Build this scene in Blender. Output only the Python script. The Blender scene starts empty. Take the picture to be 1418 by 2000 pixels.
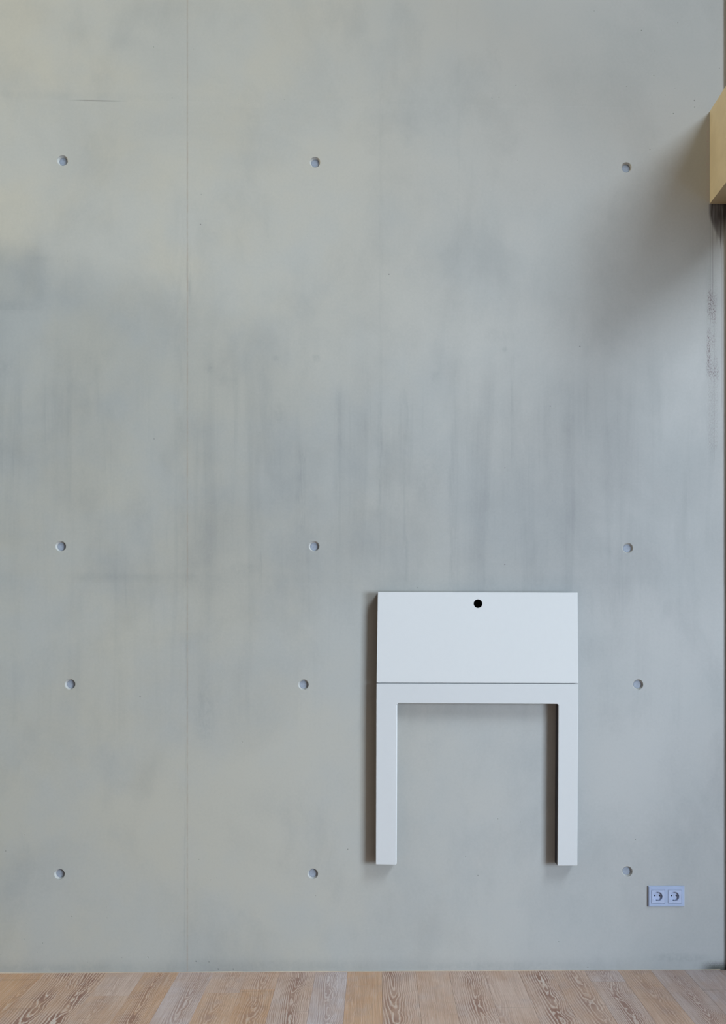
import bpy, bmesh, math, random
from mathutils import Vector, Matrix

S = bpy.context.scene
COL = S.collection
random.seed(7)

# ------------------------------------------------------------------ camera
F_PX, CX, CY = 1900.0, 772.795, 1233.969          # focal length and principal point in pixels of the 1418 x 2000 frame
CAM = Vector((0.0, -3.914, 1.3352))
AX_R = Vector((0.99980052, -0.01988767, 0.00184648))
AX_U = Vector((-0.00198319, -0.00685665, 0.99997453))
AX_F = Vector((0.0198745, 0.99977871, 0.00689472))
cam_data = bpy.data.cameras.new('camera')
cam = bpy.data.objects.new('camera', cam_data)
COL.objects.link(cam)
cam_data.sensor_fit = 'VERTICAL'
cam_data.sensor_height = 36.0
cam_data.lens = F_PX * 36.0 / 2000.0
cam_data.shift_x = -(CX - 709.0) / 2000.0
cam_data.shift_y = (CY - 1000.0) / 2000.0
cam_data.clip_end = 100
m3 = Matrix((AX_R, AX_U, -AX_F)).transposed()
cam.matrix_world = Matrix.Translation(CAM) @ m3.to_4x4()
S.camera = cam

# ------------------------------------------------------------------ world, lights, exposure
S.view_settings.view_transform = 'Standard'
S.view_settings.look = 'None'
S.view_settings.gamma = 1.0
S.view_settings.exposure = 0.0
S.view_settings.use_curve_mapping = False
world = bpy.data.worlds.new('sky')
S.world = world
world.use_nodes = True
world.node_tree.nodes['Background'].inputs[0].default_value = (0.62, 0.74, 0.92, 1)
world.node_tree.nodes['Background'].inputs[1].default_value = 0.3


def area(name, loc, aim, sx, sy, power, color):
    d = bpy.data.lights.new(name, 'AREA')
    d.shape = 'RECTANGLE'
    d.size, d.size_y, d.energy, d.color = sx, sy, power, color
    o = bpy.data.objects.new(name, d)
    COL.objects.link(o)
    o.location = loc
    o.rotation_euler = Vector(aim).to_track_quat('-Z', 'Y').to_euler()
    return o


# daylight through the high and the low window of the right-hand wall, warm daylight through the high window on the left
area('daylight_high_window', (5.14, -5.75, 9.0), (-1, 0, 0), 3.4, 6.0, 1650, (0.79, 0.905, 1.0))
area('daylight_low_window', (5.14, -5.75, 1.25), (-1, 0, 0), 3.4, 1.9, 760, (0.71, 0.85, 1.0))
area('daylight_left_window', (-8.14, -1.8, 5.4), (1, 0, 0), 2.3, 2.3, 560, (1.0, 0.90, 0.68))
S.cycles.max_bounces = 6
S.cycles.diffuse_bounces = 4
S.cycles.transparent_max_bounces = 6


# ------------------------------------------------------------------ helpers
def W(px, py, depth=0.0):
    """point of the plane `depth` in front of the concrete wall that the photograph shows at a pixel: (X, Z)"""
    d = AX_R * ((px - CX) / F_PX) + AX_U * (-(py - CY) / F_PX) + AX_F
    p = CAM + d * ((-depth - CAM.y) / d.y)
    return p.x, p.z


def FL(px, py):
    """point of the floor seen at a pixel"""
    d = AX_R * ((px - CX) / F_PX) + AX_U * (-(py - CY) / F_PX) + AX_F
    p = CAM + d * (-CAM.z / d.z)
    return p.x, p.y


def link(name, bm, mat, parent=None, smooth=False):
    me = bpy.data.meshes.new(name)
    bmesh.ops.recalc_face_normals(bm, faces=bm.faces)
    bm.to_mesh(me)
    bm.free()
    if smooth:
        for p in me.polygons:
            p.use_smooth = True
    me.materials.append(mat)
    o = bpy.data.objects.new(name, me)
    COL.objects.link(o)
    if parent:
        o.parent = parent
    return o


def tag(o, label=None, cat=None, group=None, kind=None):
    if label: o['label'] = label
    if cat: o['category'] = cat
    if group: o['group'] = group
    if kind: o['kind'] = kind
    return o


def thing(name, label, cat, group=None):
    o = bpy.data.objects.new(name, None)
    COL.objects.link(o)
    o.empty_display_size = 0.05
    return tag(o, label, cat, group)


def add_box(bm, x0, x1, y0, y1, z0, z1, bev=0.0, seg=2):
    t = bmesh.new()
    bmesh.ops.create_cube(t, size=1.0)
    for v in t.verts:
        v.co = Vector(((x0 + x1) / 2 + v.co.x * (x1 - x0), (y0 + y1) / 2 + v.co.y * (y1 - y0), (z0 + z1) / 2 + v.co.z * (z1 - z0)))
    if bev:
        bmesh.ops.bevel(t, geom=t.edges[:], offset=bev, segments=seg, affect='EDGES', profile=0.5)
    me = bpy.data.meshes.new('t')
    t.to_mesh(me)
    t.free()
    bm.from_mesh(me)
    bpy.data.meshes.remove(me)


def box(name, mat, parent, *a, **k):
    bm = bmesh.new()
    add_box(bm, *a, **k)
    return link(name, bm, mat, parent)


def inset_poly(pts, d):
    """pts counter-clockwise (x, z); moved inwards by d"""
    n, out = len(pts), []
    for i in range(n):
        p0, p1, p2 = Vector(pts[i - 1]), Vector(pts[i]), Vector(pts[(i + 1) % n])
        e1, e2 = (p1 - p0).normalized(), (p2 - p1).normalized()
        n1, n2 = Vector((-e1.y, e1.x)), Vector((-e2.y, e2.x))
        b = (n1 + n2)
        b = b / max(1e-6, b.length_squared) * 2
        out.append(p1 + b * d)
    return [(p.x, p.y) for p in out]


def circle(cx, cz, r, n=32):
    return [(cx + r * math.cos(2 * math.pi * i / n), cz + r * math.sin(2 * math.pi * i / n)) for i in range(n)]


def add_plate(bm, pts, holes, yf, yb, ch=0.0, chd=None, hole_ch=0.0, back=True):
    """plate in the XZ plane: front at yf (towards the camera), back at yb, chamfered front edge, holes cut through"""
    chd = ch if chd is None else chd

    def loop(p, y):
        vs = [bm.verts.new((x, y, z)) for x, z in p]
        return vs

    def ring(vs):
        return [bm.edges.new((vs[i], vs[(i + 1) % len(vs)])) for i in range(len(vs))]

    def wall(a, b):
        n = len(a)
        for i in range(n):
            bm.faces.new((a[i], a[(i + 1) % n], b[(i + 1) % n], b[i]))
    front_edges = []
    outer = loop(pts, yf + chd)
    if ch:
        fr = loop(inset_poly(pts, ch), yf)
        wall(fr, outer)
    else:
        fr = outer
    front_edges += ring(fr) if not ch else [bm.edges.get((fr[i], fr[(i + 1) % len(fr)])) for i in range(len(fr))]
    bk = loop(pts, yb)
    wall(outer, bk)
    back_edges = [bm.edges.get((bk[i], bk[(i + 1) % len(bk)])) for i in range(len(bk))]
    for cx, cz, r in holes:
        a = loop(circle(cx, cz, r + hole_ch, 32 if r > .005 else 9), yf)
        if hole_ch:
            a2 = loop(circle(cx, cz, r, 32 if r > .005 else 9), yf + hole_ch)
            wall(a, a2)
        else:
            a2 = a
            ring(a)
        if r < 0.005:
            tip = bm.verts.new((cx, yf + r * PIT_DEPTH(cx, cz), cz))
            for i in range(len(a)):
                bm.faces.new((a[i], a[(i + 1) % len(a)], tip))
            front_edges += [bm.edges.get((a[i], a[(i + 1) % len(a)])) for i in range(len(a))]
            continue
        b = loop(circle(cx, cz, r, 32 if r > .005 else 9), yb)
        wall(a2, b)
        front_edges += [bm.edges.get((a[i], a[(i + 1) % len(a)])) for i in range(len(a))]
        back_edges += [bm.edges.get((b[i], b[(i + 1) % len(b)])) for i in range(len(b))]
    bmesh.ops.triangle_fill(bm, use_beauty=True, use_dissolve=False, edges=front_edges)
    if back:
        bmesh.ops.triangle_fill(bm, use_beauty=True, use_dissolve=False, edges=back_edges)


def PIT_DEPTH(x, z):
    return 1.6 + 1.2 * ((x * 37.1 + z * 91.7) % 1.0) if z < 1.0 else 0.7 + 0.8 * ((x * 37.1 + z * 91.7) % 1.0)


def add_lathe(bm, cx, cz, prof, n=32, cap=True):
    """prof: (radius, y) from the first ring to the last; axis along Y; last ring capped"""
    rings = []
    for r, y in prof:
        rings.append([bm.verts.new((cx + r * math.cos(2 * math.pi * i / n), y, cz + r * math.sin(2 * math.pi * i / n))) for i in range(n)])
    for a, b in zip(rings, rings[1:]):
        for i in range(n):
            bm.faces.new((a[i], a[(i + 1) % n], b[(i + 1) % n], b[i]))
    if cap:
        bm.faces.new(rings[-1])


# ------------------------------------------------------------------ material helpers
class NT:
    def __init__(self, name, rough=0.8, spec=0.3):
        self.m = bpy.data.materials.new(name)
        self.m.use_nodes = True
        self.t = self.m.node_tree
        self.b = self.t.nodes['Principled BSDF']
        self.b.inputs['Roughness'].default_value = rough
        self.b.inputs['Specular IOR Level'].default_value = spec

    def n(self, typ, **k):
        o = self.t.nodes.new(typ)
        for a, v in k.items():
            setattr(o, a, v)
        return o

    def put(self, sock, v):
        if isinstance(v, bpy.types.NodeSocket):
            self.t.links.new(v, sock)
        elif v is not None:
            sock.default_value = v

    def math(self, op, a, b=None, c=None, clamp=False):
        o = self.n('ShaderNodeMath', operation=op, use_clamp=clamp)
        self.put(o.inputs[0], a)
        self.put(o.inputs[1], b)
        self.put(o.inputs[2], c)
        return o.outputs[0]

    def mul(self, a, b): return self.math('MULTIPLY', a, b)
    def add(self, a, b): return self.math('ADD', a, b)
    def sub(self, a, b): return self.math('SUBTRACT', a, b)

    def ss(self, v, lo, hi, a=0.0, b=1.0):
        o = self.n('ShaderNodeMapRange', interpolation_type='SMOOTHSTEP')
        self.put(o.inputs[0], v)
        for i, q in enumerate((lo, hi, a, b)):
            self.put(o.inputs[i + 1], q)
        return o.outputs[0]

    def coords(self):
        c = self.n('ShaderNodeTexCoord')
        s = self.n('ShaderNodeSeparateXYZ')
        self.t.links.new(c.outputs['Object'], s.inputs[0])
        return c.outputs['Object'], s.outputs[0], s.outputs[1], s.outputs[2]

    def xyz(self, x, y, z):
        o = self.n('ShaderNodeCombineXYZ')
        for i, v in enumerate((x, y, z)):
            self.put(o.inputs[i], v)
        return o.outputs[0]

    def scaled(self, vec, s, off=(0, 0, 0)):
        o = self.n('ShaderNodeMapping')
        self.put(o.inputs[0], vec)
        o.inputs['Scale'].default_value = s
        o.inputs['Location'].default_value = off
        return o.outputs[0]

    def noise(self, vec, scale, detail=3.0, rough=0.55, dist=0.0):
        o = self.n('ShaderNodeTexNoise')
        self.put(o.inputs['Vector'], vec)
        o.inputs['Scale'].default_value = scale
        o.inputs['Detail'].default_value = detail
        o.inputs['Roughness'].default_value = rough
        o.inputs['Distortion'].default_value = dist
        return o.outputs[0]

    def mix(self, f, a, b, mode='MIX'):
        o = self.n('ShaderNodeMix', data_type='RGBA', blend_type=mode)
        self.put(o.inputs[0], f)
        for s, v in ((o.inputs[6], a), (o.inputs[7], b)):
            self.put(s, (*v, 1) if isinstance(v, tuple) and len(v) == 3 else v)
        return o.outputs[2]

    def band(self, v, lo, hi, soft):
        """1 between lo and hi"""
        return self.mul(self.ss(v, lo - soft, lo + soft), self.ss(v, hi - soft, hi + soft, 1.0, 0.0))

    def color(self, c): self.put(self.b.inputs['Base Color'], (*c, 1) if isinstance(c, tuple) else c)

    def bump(self, h, strength, dist=0.001):
        o = self.n('ShaderNodeBump')
        o.inputs['Strength'].default_value = strength
        o.inputs['Distance'].default_value = dist
        self.put(o.inputs['Height'], h)
        self.t.links.new(o.outputs[0], self.b.inputs['Normal'])


def plain(name, c, rough=0.5, spec=0.4, metal=0.0, var=0.03, scale=30):
    k = NT(name, rough, spec)
    vec = k.coords()[0]
    n = k.noise(vec, scale, 4)
    k.color(k.mix(k.ss(n, 0.3, 0.7), tuple(q * (1 - var) for q in c), tuple(min(1, q * (1 + var)) for q in c)))
    k.b.inputs['Metallic'].default_value = metal
    return k.m


def concrete():
    k = NT('fair_faced_concrete', 0.75, 0.25)
    vec, x, y, z = k.coords()
    XJ = W(366, 1138)[0]
    # clouding
    ZA = W(700, 1139.5)[1]
    big = k.noise(vec, 1.3, 5, 0.6, 0.6)
    mid = k.noise(k.scaled(vec, (1, 1, 0.6), (3, 1, 7)), 4.5, 5, 0.6, 0.3)
    fine = k.noise(vec, 95, 3, 0.6)
    hue = k.noise(k.scaled(vec, (1, 1, 1), (9, 4, 2)), 2.2, 4, 0.6)
    # warmer light at left and cooler at right, painted into the concrete tint
    c = k.mix(k.ss(x, XJ - 0.3, 1.3), (0.492, 0.474, 0.408), (0.482, 0.492, 0.492))
    c = k.mix(k.ss(hue, 0.35, 0.68, 0, 0.45), c, (0.425, 0.450, 0.455))
    dark = k.mul(k.ss(big, 0.42, 0.72), 0.13)
    dark = k.add(dark, k.mul(k.ss(mid, 0.48, 0.75), 0.12))
    # long runs of grey below the upper pour
    st = k.noise(k.scaled(vec, (11, 1, 0.7)), 1.0, 5, 0.62, 0.5)
    st2 = k.noise(k.scaled(vec, (34, 1, 1.6), (5, 0, 2)), 1.0, 3, 0.6)
    zone = k.band(z, W(700, 1140)[1], W(700, 720)[1], 0.22)
    zone2 = k.band(z, W(700, 1420)[1], W(700, 1138)[1], 0.10)
    zone = k.add(zone, k.mul(zone2, 0.6))
    dark = k.add(dark, k.mul(zone, k.add(k.mul(k.ss(st, 0.46, 0.72), 0.13), k.mul(k.ss(st2, 0.55, 0.75), 0.07))))
    dark = k.add(dark, k.mul(k.mul(k.ss(z, ZA - 0.25, ZA + 0.12), k.ss(z, W(700, 800)[1], W(700, 230)[1], 1, 0)), k.mul(k.mul(k.ss(mid, 0.25, 0.6, 0.6, 1.0), 0.19), k.ss(x, -1.4, -0.3, 0.35, 1.0))))  # greyer pour zone, darkened in colour to offset excess light mid-wall
    # thin lips of darker tone just above the pour lines, strongest in the left bay
    for py, amt in ((1136, 0.08), (200, 0.05)):
        zj = W(500, py)[1]
        dark = k.add(dark, k.mul(k.mul(k.band(z, zj + 0.002, zj + 0.03, 0.012), k.ss(mid, 0.35, 0.6)), k.ss(x, XJ - 0.1, XJ + 0.5, amt, amt * 0.3)))
    # a sheet edge at far left
    xl, zl = W(80, 606)
    zl2 = W(80, 400)[1]
    dark = k.add(dark, k.mul(k.mul(k.ss(x, xl - 0.012, xl + 0.03, 1, 0), k.band(z, zl, zl2, 0.006 * 10)), k.mul(k.ss(mid, 0.35, 0.6), 0.05)))
    dark = k.add(dark, k.mul(k.mul(k.ss(x, xl - 0.1, xl + 0.02, 1, 0), k.mul(k.ss(z, zl - 0.003, zl + 0.003), k.ss(z, zl + 0.01, zl + 0.12, 1, 0))), 0.09))
    s = k.noise(k.scaled(vec, (60, 1, 9)), 1.0, 3, 0.65)
    # rubbed strip beside the vertical joint and a few narrow streaks
    for px, wd, y0, y1, amt in ((371, 0.012, 500, 590, 0.22), (352, 0.03, 380, 1080, 0.05), (361, 0.004, 1120, 1890, 0.16), (743, 0.010, 150, 1000, 0.055), (740, 0.016, 790, 1000, 0.07),
                                (896, 0.008, 0, 520, 0.04), (590, 0.012, 870, 1040, 0.13), (660, 0.02, 760, 980, 0.08), (510, 0.008, 1050, 1140, 0.12),
                                (790, 0.010, 760, 1140, 0.10), (880, 0.020, 850, 1140, 0.09), (1001, 0.007, 700, 900, 0.08), (1385, 0.03, 520, 900, 0.06)):
        xa, za = W(px, y1)
        zb = W(px, y0)[1]
        wob = k.mul(k.sub(st, 0.5), 0.05)
        dx = k.math('ABSOLUTE', k.sub(k.add(x, wob), xa))
        msk = k.mul(k.ss(dx, wd * 0.3, wd * 1.3, 1, 0), k.band(z, za, zb, 0.06))
        dark = k.add(dark, k.mul(msk, k.mul(k.ss(s, 0.36, 0.62), amt)))
    gr = k.noise(k.scaled(vec, (45, 1, 30)), 1.0, 3, 0.7)
    # small clouds where the photograph has them
    for px, py, rx, rz, amt in ((70, 505, 0.10, 0.025, 0.10), (40, 600, 0.14, 0.03, 0.08), (10, 715, 0.05, 0.06, 0.10), (410, 720, 0.03, 0.03, 0.16), (545, 810, 0.04, 0.06, 0.12),
                                (540, 700, 0.03, 0.02, 0.16), (617, 700, 0.02, 0.02, 0.18), (400, 1390, 0.05, 0.16, 0.12), (160, 960, 0.08, 0.16, 0.04), (270, 1000, 0.06, 0.10, 0.08),
                                (480, 1110, 0.07, 0.03, 0.10), (835, 940, 0.08, 0.16, 0.07), (975, 655, 0.10, 0.04, 0.07), (985, 682, 0.015, 0.015, 0.2), (850, 735, 0.03, 0.03, 0.12),
                                (350, 830, 0.025, 0.06, 0.12), (700, 1060, 0.10, 0.12, 0.04), (1110, 830, 0.04, 0.08, 0.06), (1330, 1870, 0.14, 0.02, 0.16), (970, 1888, 0.5, 0.025, 0.10), (100, 1890, 0.5, 0.02, 0.10), (560, 1885, 0.4, 0.03, 0.08)):
        xa, za = W(px, py)
        d = k.math('SQRT', k.add(k.math('POWER', k.math('DIVIDE', k.sub(x, xa), rx), 2.0), k.math('POWER', k.math('DIVIDE', k.sub(z, za), rz), 2.0)))
        d = k.add(d, k.mul(k.sub(mid, 0.5), 1.6))
        dark = k.add(dark, k.mul(k.mul(k.ss(d, 0.2, 1.1, 1, 0), k.ss(gr, 0.3, 0.65)), amt))
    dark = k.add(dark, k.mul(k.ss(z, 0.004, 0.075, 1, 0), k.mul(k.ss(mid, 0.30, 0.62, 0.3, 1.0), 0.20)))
    dark = k.add(dark, k.mul(k.sub(fine, 0.5), 0.16))
    c = k.mix(k.math('MULTIPLY', dark, 1.0, clamp=True), c, (0.16, 0.175, 0.19))
    # air holes: small dark dots, denser low on the left
    v = k.n('ShaderNodeTexVoronoi', feature='F1')
    k.put(v.inputs['Vector'], k.scaled(vec, (1, 0.001, 1)))
    v.inputs['Scale'].default_value = 17
    sep = k.n('ShaderNodeSeparateColor')
    k.t.links.new(v.outputs['Color'], sep.inputs[0])
    low = k.ss(z, 0.1, 1.0, 0.10, 0.0)
    keep = k.math('GREATER_THAN', sep.outputs[0], k.sub(0.80, low))
    rad = k.add(k.mul(sep.outputs[1], 0.035), 0.012)
    dot = k.mul(k.math('LESS_THAN', v.outputs['Distance'], rad), keep)
    c = k.mix(k.mul(dot, k.add(0.25, k.mul(sep.outputs[2], 0.45))), c, (0.10, 0.10, 0.10))
    # rusty line of the vertical joint
    jx = k.math('ABSOLUTE', k.sub(x, XJ))
    jx2 = k.math('ABSOLUTE', k.sub(x, k.add(XJ, k.mul(k.sub(z, 1.5575), -0.0033))))
    jn = k.noise(k.scaled(vec, (60, 1, 30)), 1.0, 3, 0.6)
    c = k.mix(k.mul(k.ss(jx2, 0.0012, 0.0045, 1, 0), k.ss(jn, 0.35, 0.6, 0.15, 0.5)), c, (0.38, 0.31, 0.25))
    # dirty water marks plus the beam's contact shadow, painted under its end
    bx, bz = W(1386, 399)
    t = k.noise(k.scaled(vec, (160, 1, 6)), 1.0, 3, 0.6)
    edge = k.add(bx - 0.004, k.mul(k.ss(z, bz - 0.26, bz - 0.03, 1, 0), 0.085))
    stain_shade = k.mul(k.ss(k.sub(x, edge), -0.004, 0.012), k.ss(z, bz - 0.20, bz - 0.04, 0.1, 1.0))
    stain_shade = k.mul(stain_shade, k.ss(z, bz + 0.0, bz + 0.004, 1, 0))
    stain_shade = k.mul(stain_shade, k.ss(t, 0.30, 0.62, 0.62, 0.97))
    c = k.mix(stain_shade, c, (0.030, 0.021, 0.025))
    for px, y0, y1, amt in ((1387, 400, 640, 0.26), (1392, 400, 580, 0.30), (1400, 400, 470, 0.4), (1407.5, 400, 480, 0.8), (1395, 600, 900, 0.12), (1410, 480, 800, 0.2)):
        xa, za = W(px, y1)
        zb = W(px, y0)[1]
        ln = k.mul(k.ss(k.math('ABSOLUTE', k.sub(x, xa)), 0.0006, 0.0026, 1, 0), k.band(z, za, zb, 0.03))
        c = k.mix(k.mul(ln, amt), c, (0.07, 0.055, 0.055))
    # abraded patches further down the edge
    sc = k.noise(k.scaled(vec, (300, 1, 130), (2, 0, 5)), 1.0, 4, 0.7)
    for x0, x1, y0, y1, amt in ((1382, 1391, 572, 615, 0.8), (1389, 1399, 578, 628, 0.6), (1381, 1387, 645, 730, 0.8), (1388, 1396, 655, 678, 0.45), (1388, 1402, 700, 712, 0.35), (1386, 1404, 718, 738, 0.6), (1382, 1402, 740, 880, 0.22), (1381, 1400, 545, 740, 0.16)):
        xa, za = W(x0, y1)
        xb, zb = W(x1, y0)
        msk = k.mul(k.band(x, xa, xb, 0.006), k.band(z, za, zb, 0.025))
        c = k.mix(k.mul(k.mul(msk, k.ss(sc, 0.46, 0.60)), amt), c, (0.115, 0.070, 0.075))
    # mortar smear along the end of the beam
    xa, za = W(1379.5, 395)
    xb, zb = W(1385.5, 230)
    msk = k.mul(k.band(x, xa, xb, 0.002), k.band(z, za, zb, 0.05))
    c = k.mix(k.mul(msk, k.ss(sc, 0.45, 0.6, 0.0, 0.55)), c, (0.50, 0.42, 0.46))
    # black dirt in the bottom corner
    xa, za = W(1382, 1884)
    dirt = k.mul(k.ss(x, xa - 0.05, xa + 0.03), k.ss(k.add(z, k.mul(k.sub(sc, 0.5), 0.04)), 0.004, 0.042, 1, 0))
    c = k.mix(k.mul(dirt, 0.85), c, (0.05, 0.055, 0.045))
    # the short dark scar in the upper pour line
    xa, zc = W(125, 195.5)
    xb = W(245, 198)[0]
    zz = k.sub(z, k.add(zc, k.mul(k.sub(x, xa), -0.008)))
    scar = k.mul(k.band(x, xa + 0.06, xb - 0.04, 0.06), k.ss(k.math('ABSOLUTE', zz), 0.0005, 0.004, 1, 0))
    c = k.mix(k.mul(scar, 0.55), c, (0.10, 0.10, 0.09))
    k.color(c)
    k.bump(k.add(k.mul(fine, 0.5), k.mul(mid, 2.0)), 0.12, 0.002)
    return k.m


def wood():
    """brushed, limed softwood: growth rings cut flat; each plank sets its own pith position, tint and contrast"""
    k = NT('limed_larch', 0.55, 0.3)
    vec, u, v, w = k.coords()

    def attr(n):
        a = k.n('ShaderNodeAttribute', attribute_type='OBJECT', attribute_name=n)
        return a.outputs['Fac']
    seed, pith, ring, con, slope, tone, grey = (attr(n) for n in ('seed', 'pith', 'ring', 'contrast', 'slope', 'tone', 'grey'))
    fig = attr('figure')
    sv = k.xyz(u, v, seed)
    wob = k.sub(k.noise(k.scaled(sv, (1.0, 1.0, 1.0)), 2.6, 2, 0.5), 0.5)
    wob2 = k.sub(k.noise(k.scaled(sv, (20.0, 6.5, 1.0)), 1.0, 3, 0.55), 0.5)
    wob3 = k.sub(k.noise(k.scaled(sv, (85.0, 24.0, 1.0)), 1.0, 2, 0.5), 0.5)
    uu = k.sub(u, k.add(pith, k.add(k.mul(wob, 0.05), k.mul(wob2, k.mul(fig, 0.030)))))
    h = k.add(k.mul(v, slope), k.add(k.mul(wob, 0.06), k.mul(fig, k.add(k.mul(wob2, 0.055), k.mul(wob3, 0.010)))))
    r = k.math('SQRT', k.add(k.mul(k.mul(uu, uu), 2.6), k.mul(h, h)))
    fr = k.math('FRACT', k.mul(r, ring))
    core = k.ss(k.math('ABSOLUTE', uu), 0.014, 0.050, 1.0, 0.0)
    lo = k.sub(0.52, k.mul(core, 0.20))
    late = k.mul(k.ss(fr, lo, k.add(lo, 0.13)), k.ss(fr, 0.90, 1.0, 1, 0))
    pale = k.mul(k.ss(fr, 0.0, 0.08), k.ss(fr, 0.16, 0.32, 1, 0))
    cl = k.noise(k.scaled(sv, (7.0, 3.5, 1.0)), 1.0, 4, 0.6)
    cl2 = k.noise(k.scaled(sv, (9.0, 7.0, 1.0), (4, 2, 0)), 1.0, 3, 0.6)
    flat = k.mul(k.add(k.mul(core, 0.45), 0.55), k.ss(cl2, 0.30, 0.62, 0.45, 1.0))
    base = k.mix(tone, (0.69, 0.385, 0.19), (0.71, 0.485, 0.345))
    base = k.mix(grey, base, (0.67, 0.58, 0.58))
    base = k.mix(k.ss(cl, 0.38, 0.68, 0, 0.65), base, k.mix(0.6, base, (0.50, 0.25, 0.115)))
    base = k.mix(k.ss(cl2, 0.45, 0.72, 0, 0.5), base, k.mix(0.5, base, (0.46, 0.41, 0.43)))
    fib = k.noise(k.scaled(sv, (380.0, 9.0, 1.0)), 1.0, 3, 0.6)
    base = k.mix(k.ss(fib, 0.35, 0.7, 0.0, 0.24), base, (0.74, 0.61, 0.50))
    c = k.mix(k.mul(k.mul(pale, flat), k.mul(con, 0.9)), base, (0.78, 0.68, 0.60))
    c = k.mix(k.mul(k.mul(late, flat), con), c, (0.285, 0.135, 0.095))
    fib2 = k.noise(k.scaled(sv, (240.0, 5.0, 1.0), (7, 3, 0)), 1.0, 2, 0.6)
    c = k.mix(k.ss(fib2, 0.45, 0.68, 0.0, 0.30), c, (0.36, 0.215, 0.135))
    c = k.mix(k.ss(fib2, 0.30, 0.46, 0.25, 0.0), c, (0.80, 0.70, 0.62))
    # saw marks across the plank
    sm = k.noise(k.scaled(sv, (2.0, 34.0, 1.0)), 1.0, 2, 0.5)
    c = k.mix(k.ss(sm, 0.62, 0.75, 0, 0.18), c, (0.20, 0.12, 0.08))
    k.color(c)
    k.bump(k.sub(k.mul(pale, 0.5), k.mul(fib, 0.4)), 0.25, 0.001)
    return k.m


def glass():
    m = bpy.data.materials.new('window_glass')
    m.use_nodes = True
    t = m.node_tree
    t.nodes.remove(t.nodes['Principled BSDF'])
    a = t.nodes.new('ShaderNodeBsdfTransparent')
    g = t.nodes.new('ShaderNodeBsdfGlossy')
    g.inputs['Roughness'].default_value = 0.02
    x = t.nodes.new('ShaderNodeMixShader')
    x.inputs[0].default_value = 0.06
    t.links.new(a.outputs[0], x.inputs[1])
    t.links.new(g.outputs[0], x.inputs[2])
    t.links.new(x.outputs[0], t.nodes['Material Output'].inputs[0])
    return m


M_CONC = concrete()
M_WOOD = wood()
M_GLASS = glass()
M_SLEEVE = plain('cone_mortar', (0.50, 0.50, 0.48), 0.8, 0.2, 0, 0.06, 120)
M_PLUG = plain('fibre_cement_plug', (0.325, 0.36, 0.425), 0.8, 0.2, 0, 0.07, 160)
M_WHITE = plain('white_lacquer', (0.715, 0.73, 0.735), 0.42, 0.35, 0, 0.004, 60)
M_WHITE_SHADED = plain('white_lacquer_shaded', (0.665, 0.68, 0.69), 0.42, 0.35, 0, 0.004, 60)  # same lacquer, darkened for the weaker light on apron and legs
M_EDGE = plain('dark_panel_edge', (0.055, 0.055, 0.065), 0.5, 0.3, 0, 0.05)
M_DARK = plain('dark_lining', (0.02, 0.016, 0.016), 0.7, 0.2)
M_RING = plain('grey_hole_edge', (0.10, 0.11, 0.13), 0.5, 0.3)
M_TAN = plain('tan_painted_board', (0.53, 0.45, 0.30), 0.6, 0.25, 0, 0.04, 14)
M_SOCK = plain('lavender_grey_plastic', (0.39, 0.47, 0.66), 0.35, 0.5, 0, 0.02)
M_SOCK2 = plain('lavender_grey_insert', (0.44, 0.51, 0.70), 0.35, 0.5, 0, 0.02)
M_PIN = plain('black_pin_hole', (0.01, 0.01, 0.012), 0.6, 0.2)
M_CLIP = plain('steel_clip', (0.17, 0.20, 0.25), 0.35, 0.5, 0.3)
M_PLASTER = plain('warm_plaster', (0.11, 0.10, 0.09), 0.85, 0.2, 0, 0.03, 6)
M_PIER = plain('brown_pier_render', (0.46, 0.39, 0.32), 0.8, 0.2, 0, 0.05, 12)
M_FRAME = plain('bronze_window_frame', (0.12, 0.10, 0.09), 0.4, 0.5, 0.4)
M_SUB = plain('dark_subfloor', (0.34, 0.21, 0.12), 0.9, 0.1)
M_BOARDS = plain('plain_floorboards', (0.20, 0.14, 0.10), 0.6, 0.3, 0, 0.1, 4)
M_BEAD = plain('cream_edge_strip', (0.62, 0.50, 0.38), 0.7, 0.2, 0, 0.06, 60)

# ------------------------------------------------------------------ the room shell
XL, XR, YF, ZC = -8.0, 5.0, -8.5, 13.2
T = 0.25
XP = 1.424                                         # the pier right of the picture's edge
BX, BZ1 = W(1386, 218)
BZ0 = W(1386, 398)[1]

# the concrete wall: a core and its formwork panels, each with recessed V joints and through tie holes
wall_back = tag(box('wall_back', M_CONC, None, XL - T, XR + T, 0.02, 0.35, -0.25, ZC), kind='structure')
XJ = W(366, 1138)[0]
ZJ1, ZJ2 = W(700, 1139.5)[1], W(700, 203)[1]
TIES = [(122.4, 313.8), (615.5, 317), (1223.5, 327), (118.6, 1067), (613.5, 1067), (1226, 1070.5),
        (137, 1336.5), (592.7, 1337.2), (1246, 1337), (116.3, 1707), (611, 1706.5), (1225, 1702)]
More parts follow.
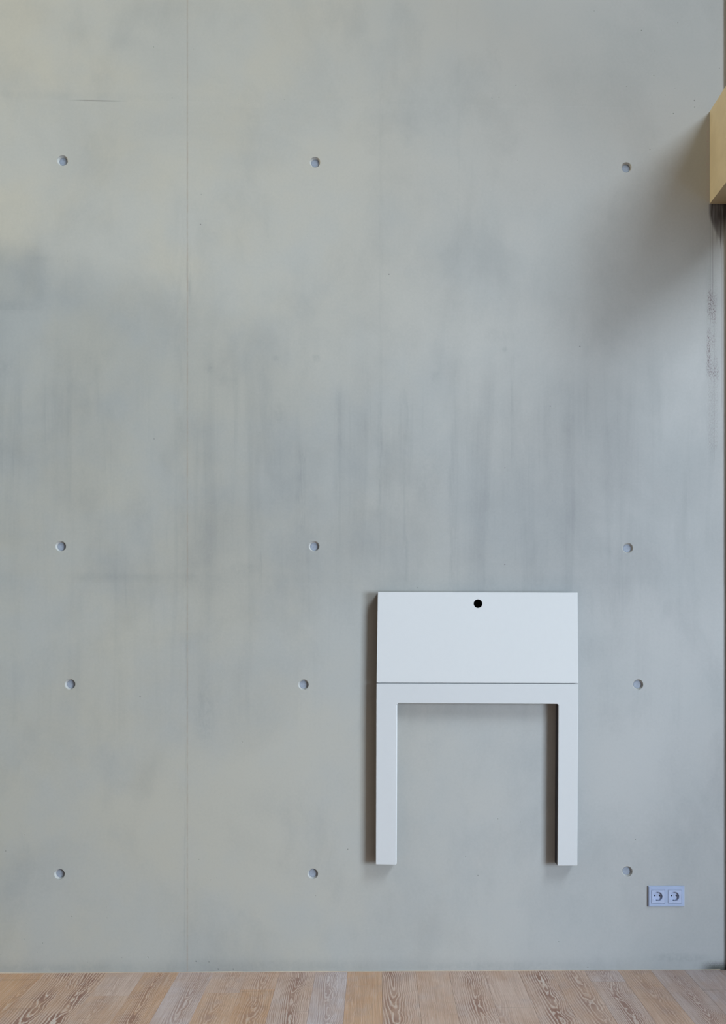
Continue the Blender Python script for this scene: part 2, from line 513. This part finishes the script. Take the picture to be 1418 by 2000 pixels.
# air holes in the face, cut right through the panels
PIT_PX = [(208, 1771.5, 1), (209, 1792.5, 1.1), (140, 1789.5, 1.3), (51, 1804, .8), (47.5, 1834.5, .9), (83, 1842, 1.1), (93.5, 1843.5, .6), (72.5, 1859.5, .9), (2, 1864.5, .9), (46, 1880.5, .9),
          (56.5, 1884.5, 1.2), (171.5, 1879, .8), (160, 1877.5, .6), (288.5, 1869.5, 1.6), (382.5, 1877.5, 1.4), (410, 1869, .9), (408, 1878.5, 1.1), (426, 1893, 1), (455.5, 1893, .9), (493, 1893.5, .7),
          (203.5, 1839.5, .9), (240.5, 1877, .7), (256, 1803.5, .6), (350.5, 1751.5, .7), (411.5, 1718.5, .9), (422.5, 1714.5, .8), (426, 1748.5, .7), (393, 1725, .6), (404, 1714, .6), (474, 1798, .5),
          (46.5, 1630, 1), (388.5, 1678.5, 1), (457.5, 1631, .7), (410, 1645, .6), (679, 1658.5, 1), (668.5, 1369.5, .6), (434, 1312, .9), (473.5, 1449, .9), (650.5, 1172, .8), (339, 1653, .6), (371, 1690, .5),
          (365, 183.5, 1.3), (336, 191.5, .9), (486, 203.5, 1.1), (555, 194.5, .9), (562.5, 197, .7), (522.5, 166.5, .9), (465.5, 193.5, .9), (527.5, 205, .8), (601, 463, .8), (635, 459, .7), (642.5, 569, .7),
          (666, 585, .7), (620, 356, .9), (589, 342.5, .7), (372.5, 407, 1), (369.5, 345.5, .7), (281, 208, .8), (300, 92, 1), (378, 96, .9),
          (960.5, 192, 1.2), (974.5, 190, 1.1), (1007.5, 166.5, 1), (807, 204, .8), (1224, 169, 1.2), (1318, 172.5, 1), (1273, 203.5, 1.1), (1315, 222, 1.3), (1266.5, 377.5, .9), (1313, 471.5, .8), (1063, 362, .8),
          (1010.5, 313.5, .7), (968, 411.5, .7), (853.5, 394.5, .7), (897, 472.5, .8), (1323.8, 44.2, 1.1), (1291.4, 58.8, .9), (1277, 78.8, 1), (1278.2, 99.6, .9), (1277, 147.8, 1.1), (1310, 111.4, 1.1),
          (1317.8, 172.8, 1.2), (1272.8, 203.6, 1.1), (1299, 186, 1.1), (1356.2, 209.4, 1.2), (1252.6, 59.4, 1.1), (1361, 36, .9), (1404.8, 133.2, 1), (971.7, 1599.3, 1.1), (1015.6, 1605.3, 1.1), (909, 1673.6, 1),
          (849.5, 1685.5, .7), (893, 1620.5, .7), (787, 1559, .6), (780.7, 1641.3, .9), (735, 1640, .6), (505.5, 844.5, .9), (679.5, 891.5, .8), (1091, 1839, 1), (874, 1851, .7), (1148, 1889, 1), (700, 1888, .6),
          (1247, 1348, .9), (1301.5, 1140.5, .9), (860, 948, .7), (794, 691.5, .8), (767, 590, .5), (971, 824.5, .8), (1110, 935, .5)]
_seen = set()
PITS = []
for a, b, r in PIT_PX:
    if not any(abs(a - p) < 4 and abs(b - q) < 4 for p, q in _seen):
        _seen.add((a, b))
        PITS.append((*W(a, b), 0.0019 * r))
R_OUT, R_IN, H_DEEP = 0.0212, 0.0162, 0.0095
tie_xz = [W(a, b) for a, b in TIES]


def jx(z):                                        # the vertical joint is a hair out of plumb
    return XJ - 0.0033 * (z - 1.5575)


rows = [(-0.01, ZJ1, -0.0016), (ZJ1, ZJ2, -0.0008), (ZJ2, ZC, 0.0)]
for (za, zb, off) in rows:
    for ci, (x0, x1, x2, x3) in enumerate(((XL, jx(za), jx(zb), XL), (jx(za), XR, XR, jx(zb)))):
        holes = [(x, z, R_OUT) for x, z in tie_xz if za < z < zb and (x < XJ) == (ci == 0)]
        pits = [(x, z, r) for x, z, r in PITS if za + .004 < z < zb - .004 and ((x < jx(z) - .004) if ci == 0 else (x > jx(z) + .004))]
        dy = off + (0.0003 if ci else 0.0)
        bm = bmesh.new()
        add_plate(bm, [(x0, za), (x1, za), (x2, zb), (x3, zb)], holes + pits, dy, 0.02, ch=0.0007, chd=0.0002, back=False)
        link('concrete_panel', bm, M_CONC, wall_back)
for (x, z) in tie_xz:
    bm = bmesh.new()
    add_lathe(bm, x, z, [(R_OUT, 0.0016), (R_IN + 0.0006, H_DEEP - 0.0006), (R_IN, H_DEEP + 0.0012)], cap=False)
    link('tie_hole_cone', bm, M_SLEEVE, wall_back, smooth=True)
    bm = bmesh.new()
    add_lathe(bm, x, z, [(R_IN - 0.0002, H_DEEP + 0.006), (R_IN - 0.0002, H_DEEP + 0.0006), (R_IN - 0.001, H_DEEP)])
    link('tie_hole_plug', bm, M_PLUG, wall_back)

# floor: subfloor with separate planks where the photograph shows them
floor = tag(box('floor', M_SUB, None, XL - T, XR + T, YF - T, 0.02, -0.25, -0.022), kind='structure')
edges_px = [(-40, 1900), (20, 1900), (88, 1900), (150, 1900), (211, 1899.5), (283, 1899), (350, 1898.5), (417.5, 1898.5), (483, 1898), (546.8, 1898), (616.5, 1898),
            (678.7, 1898), (745.7, 1897.5), (811.5, 1897), (876, 1897), (945, 1896.5), (1012, 1896), (1076, 1895), (1140.5, 1894.5), (1205, 1893), (1269, 1892.5), (1333.5, 1891.5), (1399.5, 1889.5)]
xe = [FL(px, py)[0] for px, py in edges_px]
step = 0.1375
while xe[0] > -3.0:
    xe.insert(0, xe[0] - step)
while xe[-1] < 2.6:
    xe.append(xe[-1] + step)
i0 = min(range(len(xe)), key=lambda i: abs(xe[i] - FL(20, 1900)[0]))
# per plank from x = 20 px: pith offset in the plank, rings per metre, contrast, slope, tone, greyness, butt joint (y px or None)
SPEC = [(0.05, 95, .35, .10, .15, .0, None, .5), (0.02, 66, .85, .10, .55, .1, None, .8), (0.01, 62, .95, .07, .35, .25, None, 1.2), (-.015, 100, .35, .10, .8, .15, 1943, 1.0), (-.005, 115, .78, .06, .1, .15, None, .6),
        (0.015, 90, .50, .08, .6, .85, None, .8), (0.0, 85, .35, .09, .45, .1, 1938, 1.0), (0.0, 80, .45, .09, .1, .1, 1932, 1.0), (0.005, 105, .80, .06, .5, .5, None, .7), (0.0, 90, .45, .05, .4, 1.1, None, .9),
        (-.06, 80, .10, .1, .2, .1, None, .5), (-.03, 80, .75, .12, .4, .4, None, .5), (-.07, 90, .15, .1, .55, .35, None, .5), (0.01, 80, .80, .045, .45, .5, None, .9), (-.06, 95, .25, .1, .5, .45, None, .5),
        (0.005, 72, .85, .08, .35, .5, None, 1.0), (0.02, 70, .60, .10, .45, .4, None, 1.0), (0.0, 95, .75, .06, .35, .6, 1920, 1.0), (0.0, 75, .35, .09, .4, .30, None, 1.0), (0.0, 120, .70, .06, .25, .8, None, .9),
        (0.0, 90, .25, .08, .75, 1.0, None, 1.1), (0.03, 100, .28, .1, .7, 1.0, 1915, .7), (0.02, 90, .5, .06, .3, 1.0, None, .8)]
YN = -2.6


def plank(xa, xb, ya, yb, sp, seed):
    """ya nearer the wall"""
    bm = bmesh.new()
    L = ya - yb
    xm = (xa + xb) / 2
    add_box(bm, xa - xm + 0.0002, xb - xm - 0.0002, -L, -0.0004, -0.022, 0.0, bev=0.0005, seg=1)
    o = link('floor_plank', bm, M_WOOD, floor)
    o.location = (xm, ya, 0)
    o['seed'], o['pith'], o['ring'], o['contrast'], o['slope'], o['tone'], o['grey'] = float(seed), float(sp[0]), float(sp[1]), float(sp[2]), float(sp[3]), float(sp[4]), float(sp[5])
    o['figure'] = float(sp[7])
    return o


YW = -0.0045
for i in range(len(xe) - 1):
    q = i - i0
    if 0 <= q < len(SPEC):
        sp = SPEC[q]
    else:
        sp = (random.uniform(-.03, .03), random.uniform(95, 150), random.uniform(.2, .8), random.uniform(.04, .11), random.random(), random.uniform(0, .6), None, random.uniform(.5, 1.1))
    seed = 3.7 * i + 1.3
    if sp[6]:
        yj = FL(600, sp[6])[1]
        sp2 = (sp[0] + 0.008, sp[1] * 1.1, min(.9, sp[2] * 1.15), sp[3] * 0.9, sp[4], min(1, sp[5] + .25), None, sp[7])
        plank(xe[i], xe[i + 1], YW, yj, sp2, seed + 50)
        plank(xe[i], xe[i + 1], yj, YN, sp, seed)
    else:
        plank(xe[i], xe[i + 1], YW, YN, sp, seed)
tag(box('trim_2', M_BOARDS, None, xe[0], xe[-1], YF, YN - 0.001, -0.022, 0.0), kind='structure')
for xa, xb in ((XL, xe[0]), (xe[-1], XR)):
    tag(box('trim_3' if xa < 0 else 'trim_4', M_BOARDS, None, xa, xb, YF, YW, -0.022, 0.0), kind='structure')
# pale uneven strip where the planks meet the wall
bm = bmesh.new()
px = [-60 + 30 * i for i in range(50)]
prev = None
for i, p in enumerate(px):
    x = FL(p, 1897)[0]
    wv = 0.0006 * math.sin(i * 0.9) + 0.0007 * math.sin(i * 0.37 + 1) + 0.0005 * random.uniform(-1, 1)
    ring = [bm.verts.new(c) for c in ((x, -0.0005, 0.0016 + wv), (x, -0.0025, 0.0013 + wv * .8), (x, -0.0042, 0.0002), (x, -0.0042, -0.02), (x, -0.0005, -0.02))]
    if prev:
        for a in range(5):
            bm.faces.new((prev[a], prev[(a + 1) % 5], ring[(a + 1) % 5], ring[a]))
    prev = ring
tag(link('trim_1', bm, M_BEAD), kind='structure')

tag(box('ceiling', M_PLASTER, None, XL - T, XR + T, YF - T, 0.35, ZC, ZC + 0.3), kind='structure')
# left wall with a high window, wall behind the camera with a tall one
bm = bmesh.new()
WY0, WY1, WZ0, WZ1 = -3.0, -0.6, 4.2, 6.6
for a in ((YF - T, WY0, -0.25, ZC), (WY1, 0.35, -0.25, ZC), (WY0, WY1, -0.25, WZ0), (WY0, WY1, WZ1, ZC)):
    add_box(bm, XL - T, XL, *a)
tag(link('wall_left', bm, M_PLASTER), kind='structure')
tag(box('wall_front', M_PLASTER, None, XL - T, XR + T, YF - T, YF, -0.25, ZC), kind='structure')
bm = bmesh.new()
VY0, VY1 = -7.5, -4.0
VZ = ((0.25, 2.25), (5.95, 12.05))
add_box(bm, XR, XR + T, YF, VY0, -0.25, ZC)
add_box(bm, XR, XR + T, VY1, 0.35, -0.25, ZC)
for z0, z1 in ((-0.25, VZ[0][0]), (VZ[0][1], VZ[1][0]), (VZ[1][1], ZC)):
    add_box(bm, XR, XR + T, VY0, VY1, z0, z1)
add_box(bm, XP, XR, -0.024, 0.0, 0.0, BZ0)
add_box(bm, XP, XR, -0.024, 0.0, BZ1, ZC)
tag(link('wall_right', bm, M_PIER), kind='structure')
for name, (z0, z1) in zip(('window_1', 'window_3'), VZ):
    w1 = tag(box(name, M_FRAME, None, XR + 0.04, XR + 0.10, VY0, VY1, z0, z0 + 0.06), kind='structure')
    box('frame_rail', M_FRAME, w1, XR + 0.04, XR + 0.10, VY0, VY1, z1 - 0.06, z1)
    ys = [VY0 + 0.06 + (VY1 - VY0 - 0.06) * q / 3 for q in range(4)]
    for q, yy in enumerate(ys):
        box('mullion', M_FRAME, w1, XR + 0.04, XR + 0.10, yy - 0.06, yy, z0 + 0.06, z1 - 0.06)
        if q < 3:
            box('pane', M_GLASS, w1, XR + 0.066, XR + 0.072, yy, ys[q + 1] - 0.06, z0 + 0.06, z1 - 0.06)
# unseen slab and block, added to cut window light off wall and desk
tag(box('light_block_left', M_PLASTER, None, XL, -1.78, -1.2, -0.0005, 0.0005, 3.0), kind='structure')
tag(box('light_block_right', M_PLASTER, None, 2.4, XR, YF, -0.052, 2.36, 2.60), kind='structure')
w2 = tag(box('window_2', M_FRAME, None, XL - 0.10, XL - 0.04, WY0, WY1, WZ0, WZ0 + 0.07), kind='structure')
box('frame_rail', M_FRAME, w2, XL - 0.10, XL - 0.04, WY0, WY1, WZ1 - 0.07, WZ1)
for yy in (WY0, WY1 - 0.07):
    box('mullion', M_FRAME, w2, XL - 0.10, XL - 0.04, yy, yy + 0.07, WZ0 + 0.07, WZ1 - 0.07)
for ya, yb in ((WY0 + .07, WY1 - .07),):
    box('pane', M_GLASS, w2, XL - 0.075, XL - 0.069, ya, yb, WZ0 + 0.07, WZ1 - 0.07)

# ------------------------------------------------------------------ beam at the right edge
beam = thing('ceiling_beam', 'tan painted boxed beam jutting out of the concrete wall above water streaks and painted shade', 'beam')
beam['kind'] = 'thing'
beam.location = (BX + 0.12, 0, BZ0)


def under(o, root):
    o.parent = root
    o.matrix_parent_inverse = Matrix.Translation(-root.location)
    return o


BL = -0.85
under(box('face_board', M_TAN, None, BX, BX + 0.018, BL, -0.0008, BZ0, BZ1), beam)
under(box('soffit_board', M_TAN, None, BX + 0.018, BX + 0.20, BL, -0.0508, BZ0, BZ0 + 0.018), beam)
bm = bmesh.new()
add_box(bm, BX + 0.018, XP - 0.0005, -0.0508, -0.0008, BZ0, BZ0 + 0.018)
under(link('soffit_end', bm, M_TAN), beam)
bm = bmesh.new()
add_box(bm, BX + 0.018, BX + 0.20, BL, -0.0508, BZ0 + 0.018, BZ1 - 0.0005)
under(link('core', bm, M_TAN), beam)

# ------------------------------------------------------------------ fold-down desk on the wall
desk = thing('wall_desk', 'white wall-mounted fold-down desk with round finger hole and two flat legs', 'desk')
DT = 0.058                                         # how far it stands off the wall
dx0, dz0 = W(931, 1690, 0)
desk.location = (dx0, 0, dz0)


def D(px, py, dep=DT): return W(px, py, dep)


P_TL, P_TR, P_ML, P_MR = D(737.7, 1156.3), D(1128.2, 1157.5), D(735.3, 1333.3), D(1129.4, 1334.4)
Q_ML, Q_MR = D(735.2, 1335.1), D(1129.4, 1336.2)
hx, hz = D(933.5, 1179)
FT = 0.018
bm = bmesh.new()
add_plate(bm, [P_ML, P_MR, P_TR, P_TL], [(hx, hz, 0.0172)], -DT, -DT + FT, ch=0.0012, hole_ch=0.0006)
under(link('flap', bm, M_WHITE), desk)
bm = bmesh.new()
add_lathe(bm, hx, hz, [(0.0168, -DT + 0.0012), (0.0170, -DT + FT), (0.0172, -DT + FT), (0.0172, -DT + 0.0012), (0.0168, -DT + 0.0012)], cap=False)
under(link('hole_edge', bm, M_RING, smooth=False), desk)
# carcass behind the flap: four sides, and a dark lining you look at through the hole
xa, xb = P_ML[0] + 0.001, P_MR[0] - 0.001
za, zb = P_ML[1] - 0.004, P_TL[1] - 0.001
xa2, xb2 = P_TL[0] + 0.001, P_TR[0] - 0.001
bm = bmesh.new()
yb0, yb1 = -DT + FT + 0.0008, -0.0006
add_box(bm, xa + 0.004, xa + 0.020, yb0, yb1, za, zb)
add_box(bm, xb - 0.020, xb - 0.004, yb0, yb1, za, zb)
add_box(bm, xa + 0.020, xb - 0.020, yb0, yb1, za, za + 0.016)
add_box(bm, xa + 0.020, xb - 0.020, yb0, yb1, zb - 0.012, zb)
under(link('carcass', bm, M_WHITE), desk)
under(box('back_lining', M_DARK, None, xa + 0.020, xb - 0.020, -0.006, yb1, za + 0.016, zb - 0.012), desk)
# apron with small fillets into the legs
I_L, I_R = D(776.2, 1373.3), D(1090.3, 1374.8)
A_L, A_R = D(735.0, 1373.3), D(1129.4, 1374.8)
LB_L, LB_R = D(733.9, 1688.6), D(774.8, 1689.2)
RB_L, RB_R = D(1088.7, 1690.9), D(1127.6, 1690.9)
rf = 0.006


def lerp(a, b, t): return (a[0] + (b[0] - a[0]) * t, a[1] + (b[1] - a[1]) * t)


bm = bmesh.new()
fill_l = [(I_L[0] + rf - rf * math.cos(t) * 1.0 - 0, I_L[1] - rf + rf * math.sin(t)) for t in (0, math.pi / 8, math.pi / 4, 3 * math.pi / 8, math.pi / 2)]
fill_r = [(I_R[0] - rf + rf * math.cos(t), I_R[1] - rf + rf * math.sin(t)) for t in (math.pi / 2, 3 * math.pi / 8, math.pi / 4, math.pi / 8, 0)]
za_l = I_L[1] - rf
oL, oR = (A_L[0] - 0.0001, za_l), (A_R[0], I_R[1] - rf)
apron = [oL] + fill_l + fill_r + [oR, Q_MR, Q_ML]
add_plate(bm, apron, [], -DT, -0.0006, ch=0.0012)
under(link('apron', bm, M_WHITE_SHADED), desk)
# the legs continue the apron without a seam: their chamfers stop at the joint
def leg(tl, tr, br, bl, soft_l, soft_r):
    bm = bmesh.new()
    c = 0.0012
    def ringed(p, q, ins_l, ins_r, y, zoff=0.0):
        return bm.verts.new((p[0] + ins_l, y, p[1] + zoff))
    yf, yb = -DT, -0.0006
    # front face inset at left/right/bottom; side chamfers as extra faces
    f = [bm.verts.new((tl[0] + soft_l, yf, tl[1])), bm.verts.new((tr[0] - soft_r, yf, tr[1])), bm.verts.new((br[0] - soft_r, yf, br[1] + c)), bm.verts.new((bl[0] + soft_l, yf, bl[1] + c))]
    s = [bm.verts.new((tl[0], yf + soft_l, tl[1])), bm.verts.new((tr[0], yf + soft_r, tr[1])), bm.verts.new((br[0], yf + soft_r, br[1] + soft_r)), bm.verts.new((bl[0], yf + soft_l, bl[1] + soft_l))]
    b_ = [bm.verts.new((br[0] - soft_r, yf + c, br[1])), bm.verts.new((bl[0] + soft_l, yf + c, bl[1]))]
    k = [bm.verts.new((tl[0], yb, tl[1])), bm.verts.new((tr[0], yb, tr[1])), bm.verts.new((br[0], yb, br[1] + soft_r)), bm.verts.new((bl[0], yb, bl[1] + soft_l))]
    kb = [bm.verts.new((br[0] - soft_r, yb, br[1])), bm.verts.new((bl[0] + soft_l, yb, bl[1]))]
    for q in ((f[0], f[1], f[2], f[3]), (f[1], s[1], s[2], f[2]), (s[0], f[0], f[3], s[3]), (f[3], f[2], b_[0], b_[1]), (f[2], s[2], b_[0]), (s[3], f[3], b_[1]),
              (s[1], k[1], k[2], s[2]), (k[0], s[0], s[3], k[3]), (b_[1], b_[0], kb[0], kb[1]), (s[2], k[2], kb[0], b_[0]), (k[3], s[3], b_[1], kb[1]),
              (k[1], k[0], k[3], kb[1], kb[0], k[2]), (f[0], s[0], k[0], k[1], s[1], f[1])):
        bm.faces.new(q)
    return under(link('leg', bm, M_WHITE_SHADED), desk)


zl = za_l + 0.0013
zr = I_R[1] - rf + 0.0013
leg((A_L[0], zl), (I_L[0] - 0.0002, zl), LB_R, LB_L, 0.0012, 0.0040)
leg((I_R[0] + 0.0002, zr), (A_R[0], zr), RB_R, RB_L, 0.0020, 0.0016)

for o in list(desk.children):                      # the panels are white faced with dark sawn edges
    if o.name.split('.')[0] in ('flap', 'apron', 'leg', 'carcass'):
        o.data.materials.append(M_EDGE)
        for p in o.data.polygons:
            if abs(p.normal.y) < 0.3 and (p.normal.z < 0.6 or o.name.startswith('carcass')):
                p.material_index = 1

# ------------------------------------------------------------------ double socket
sock = thing('power_outlet', 'lavender grey double wall socket low on the concrete near the right corner', 'socket')
ST = 0.010
a, b = W(1266.3, 1771.2, ST), W(1337.2, 1730.6, ST)
sock.location = ((a[0] + b[0]) / 2, 0, a[1])
inserts = []
for (x0, x1) in ((1272.3, 1298.6), (1304.6, 1331.2)):
    p, q = W(x0, 1764.6, ST), W(x1, 1738.2, ST)
    inserts.append((p[0], q[0], p[1], q[1]))
# frame: a ring of bars with bevelled outer edge, open at the two inserts
bm = bmesh.new()


def quad(p):
    return bm.faces.new([bm.verts.new(c) for c in p])


ch = 0.0034
o0, o1 = (a[0], a[1]), (b[0], b[1])
outer = [(o0[0], o0[1]), (o1[0], o0[1]), (o1[0], o1[1]), (o0[0], o1[1])]
inn = inset_poly(outer, ch)
lo = [bm.verts.new((x, -0.0004, z)) for x, z in outer]
md = [bm.verts.new((x, -ST + 0.0035, z)) for x, z in outer]
hi = [bm.verts.new((x, -ST, z)) for x, z in inn]
for i in range(4):
    j = (i + 1) % 4
    bm.faces.new((lo[i], lo[j], md[j], md[i]))
    bm.faces.new((md[i], md[j], hi[j], hi[i]))
fe = [bm.edges.get((hi[i], hi[(i + 1) % 4])) for i in range(4)]
for (x0, x1, z0, z1) in inserts:
    top = [bm.verts.new((x, -ST, z)) for x, z in ((x0, z0), (x1, z0), (x1, z1), (x0, z1))]
    bot = [bm.verts.new((x, -0.001, z)) for x, z in ((x0, z0), (x1, z0), (x1, z1), (x0, z1))]
    for i in range(4):
        bm.faces.new((top[i], top[(i + 1) % 4], bot[(i + 1) % 4], bot[i]))
        fe.append(bm.edges.get((top[i], top[(i + 1) % 4])))
bmesh.ops.triangle_fill(bm, use_beauty=True, use_dissolve=False, edges=fe)
under(link('cover_frame', bm, M_SOCK), sock)
for n, (x0, x1, z0, z1) in enumerate(inserts):
    g = 0.0007
    cx, cz = W((1284.6, 1317.3)[n], 1751.0, ST)
    bm = bmesh.new()
    add_plate(bm, [(x0 + g, z0 + g), (x1 - g, z0 + g), (x1 - g, z1 - g), (x0 + g, z1 - g)], [(cx, cz, 0.0185)], -ST - 0.0012, -0.001, ch=0.0010, hole_ch=0.0010)
    add_lathe(bm, cx, cz, [(0.0185, -0.0035), (0.0178, -0.0022), (0.0170, -0.0018)])
    ins = under(link('socket_insert', bm, M_SOCK2), sock)

    def sub(name, bm_, mat):
        o = link(name, bm_, mat, ins)
        return o
    for s in (-1, 1):
        bm = bmesh.new()
        add_lathe(bm, cx + s * 0.0095, cz + 0.0012, [(0.0025, -0.0012), (0.0025, -0.0026), (0.0021, -0.0028)], n=16)
        sub('pin_hole', bm, M_PIN)
        bm = bmesh.new()
        add_box(bm, cx - 0.0026, cx + 0.0026, -0.0098, -0.002, cz + s * 0.0166 - 0.0017, cz + s * 0.0166 + 0.0017, bev=0.0005, seg=1)
        sub('earth_clip', bm, M_CLIP)
    bm = bmesh.new()
    add_lathe(bm, cx, cz, [(0.0016, -0.0012), (0.0016, -0.0024), (0.0012, -0.0027)], n=12)
    sub('screw', bm, M_SOCK)
    bm = bmesh.new()
    add_box(bm, cx + 0.0158, cx + 0.0180, -0.0085, -0.002, cz - 0.0030, cz + 0.0022, bev=0.0004, seg=1)
    sub('guide_rib', bm, M_CLIP)
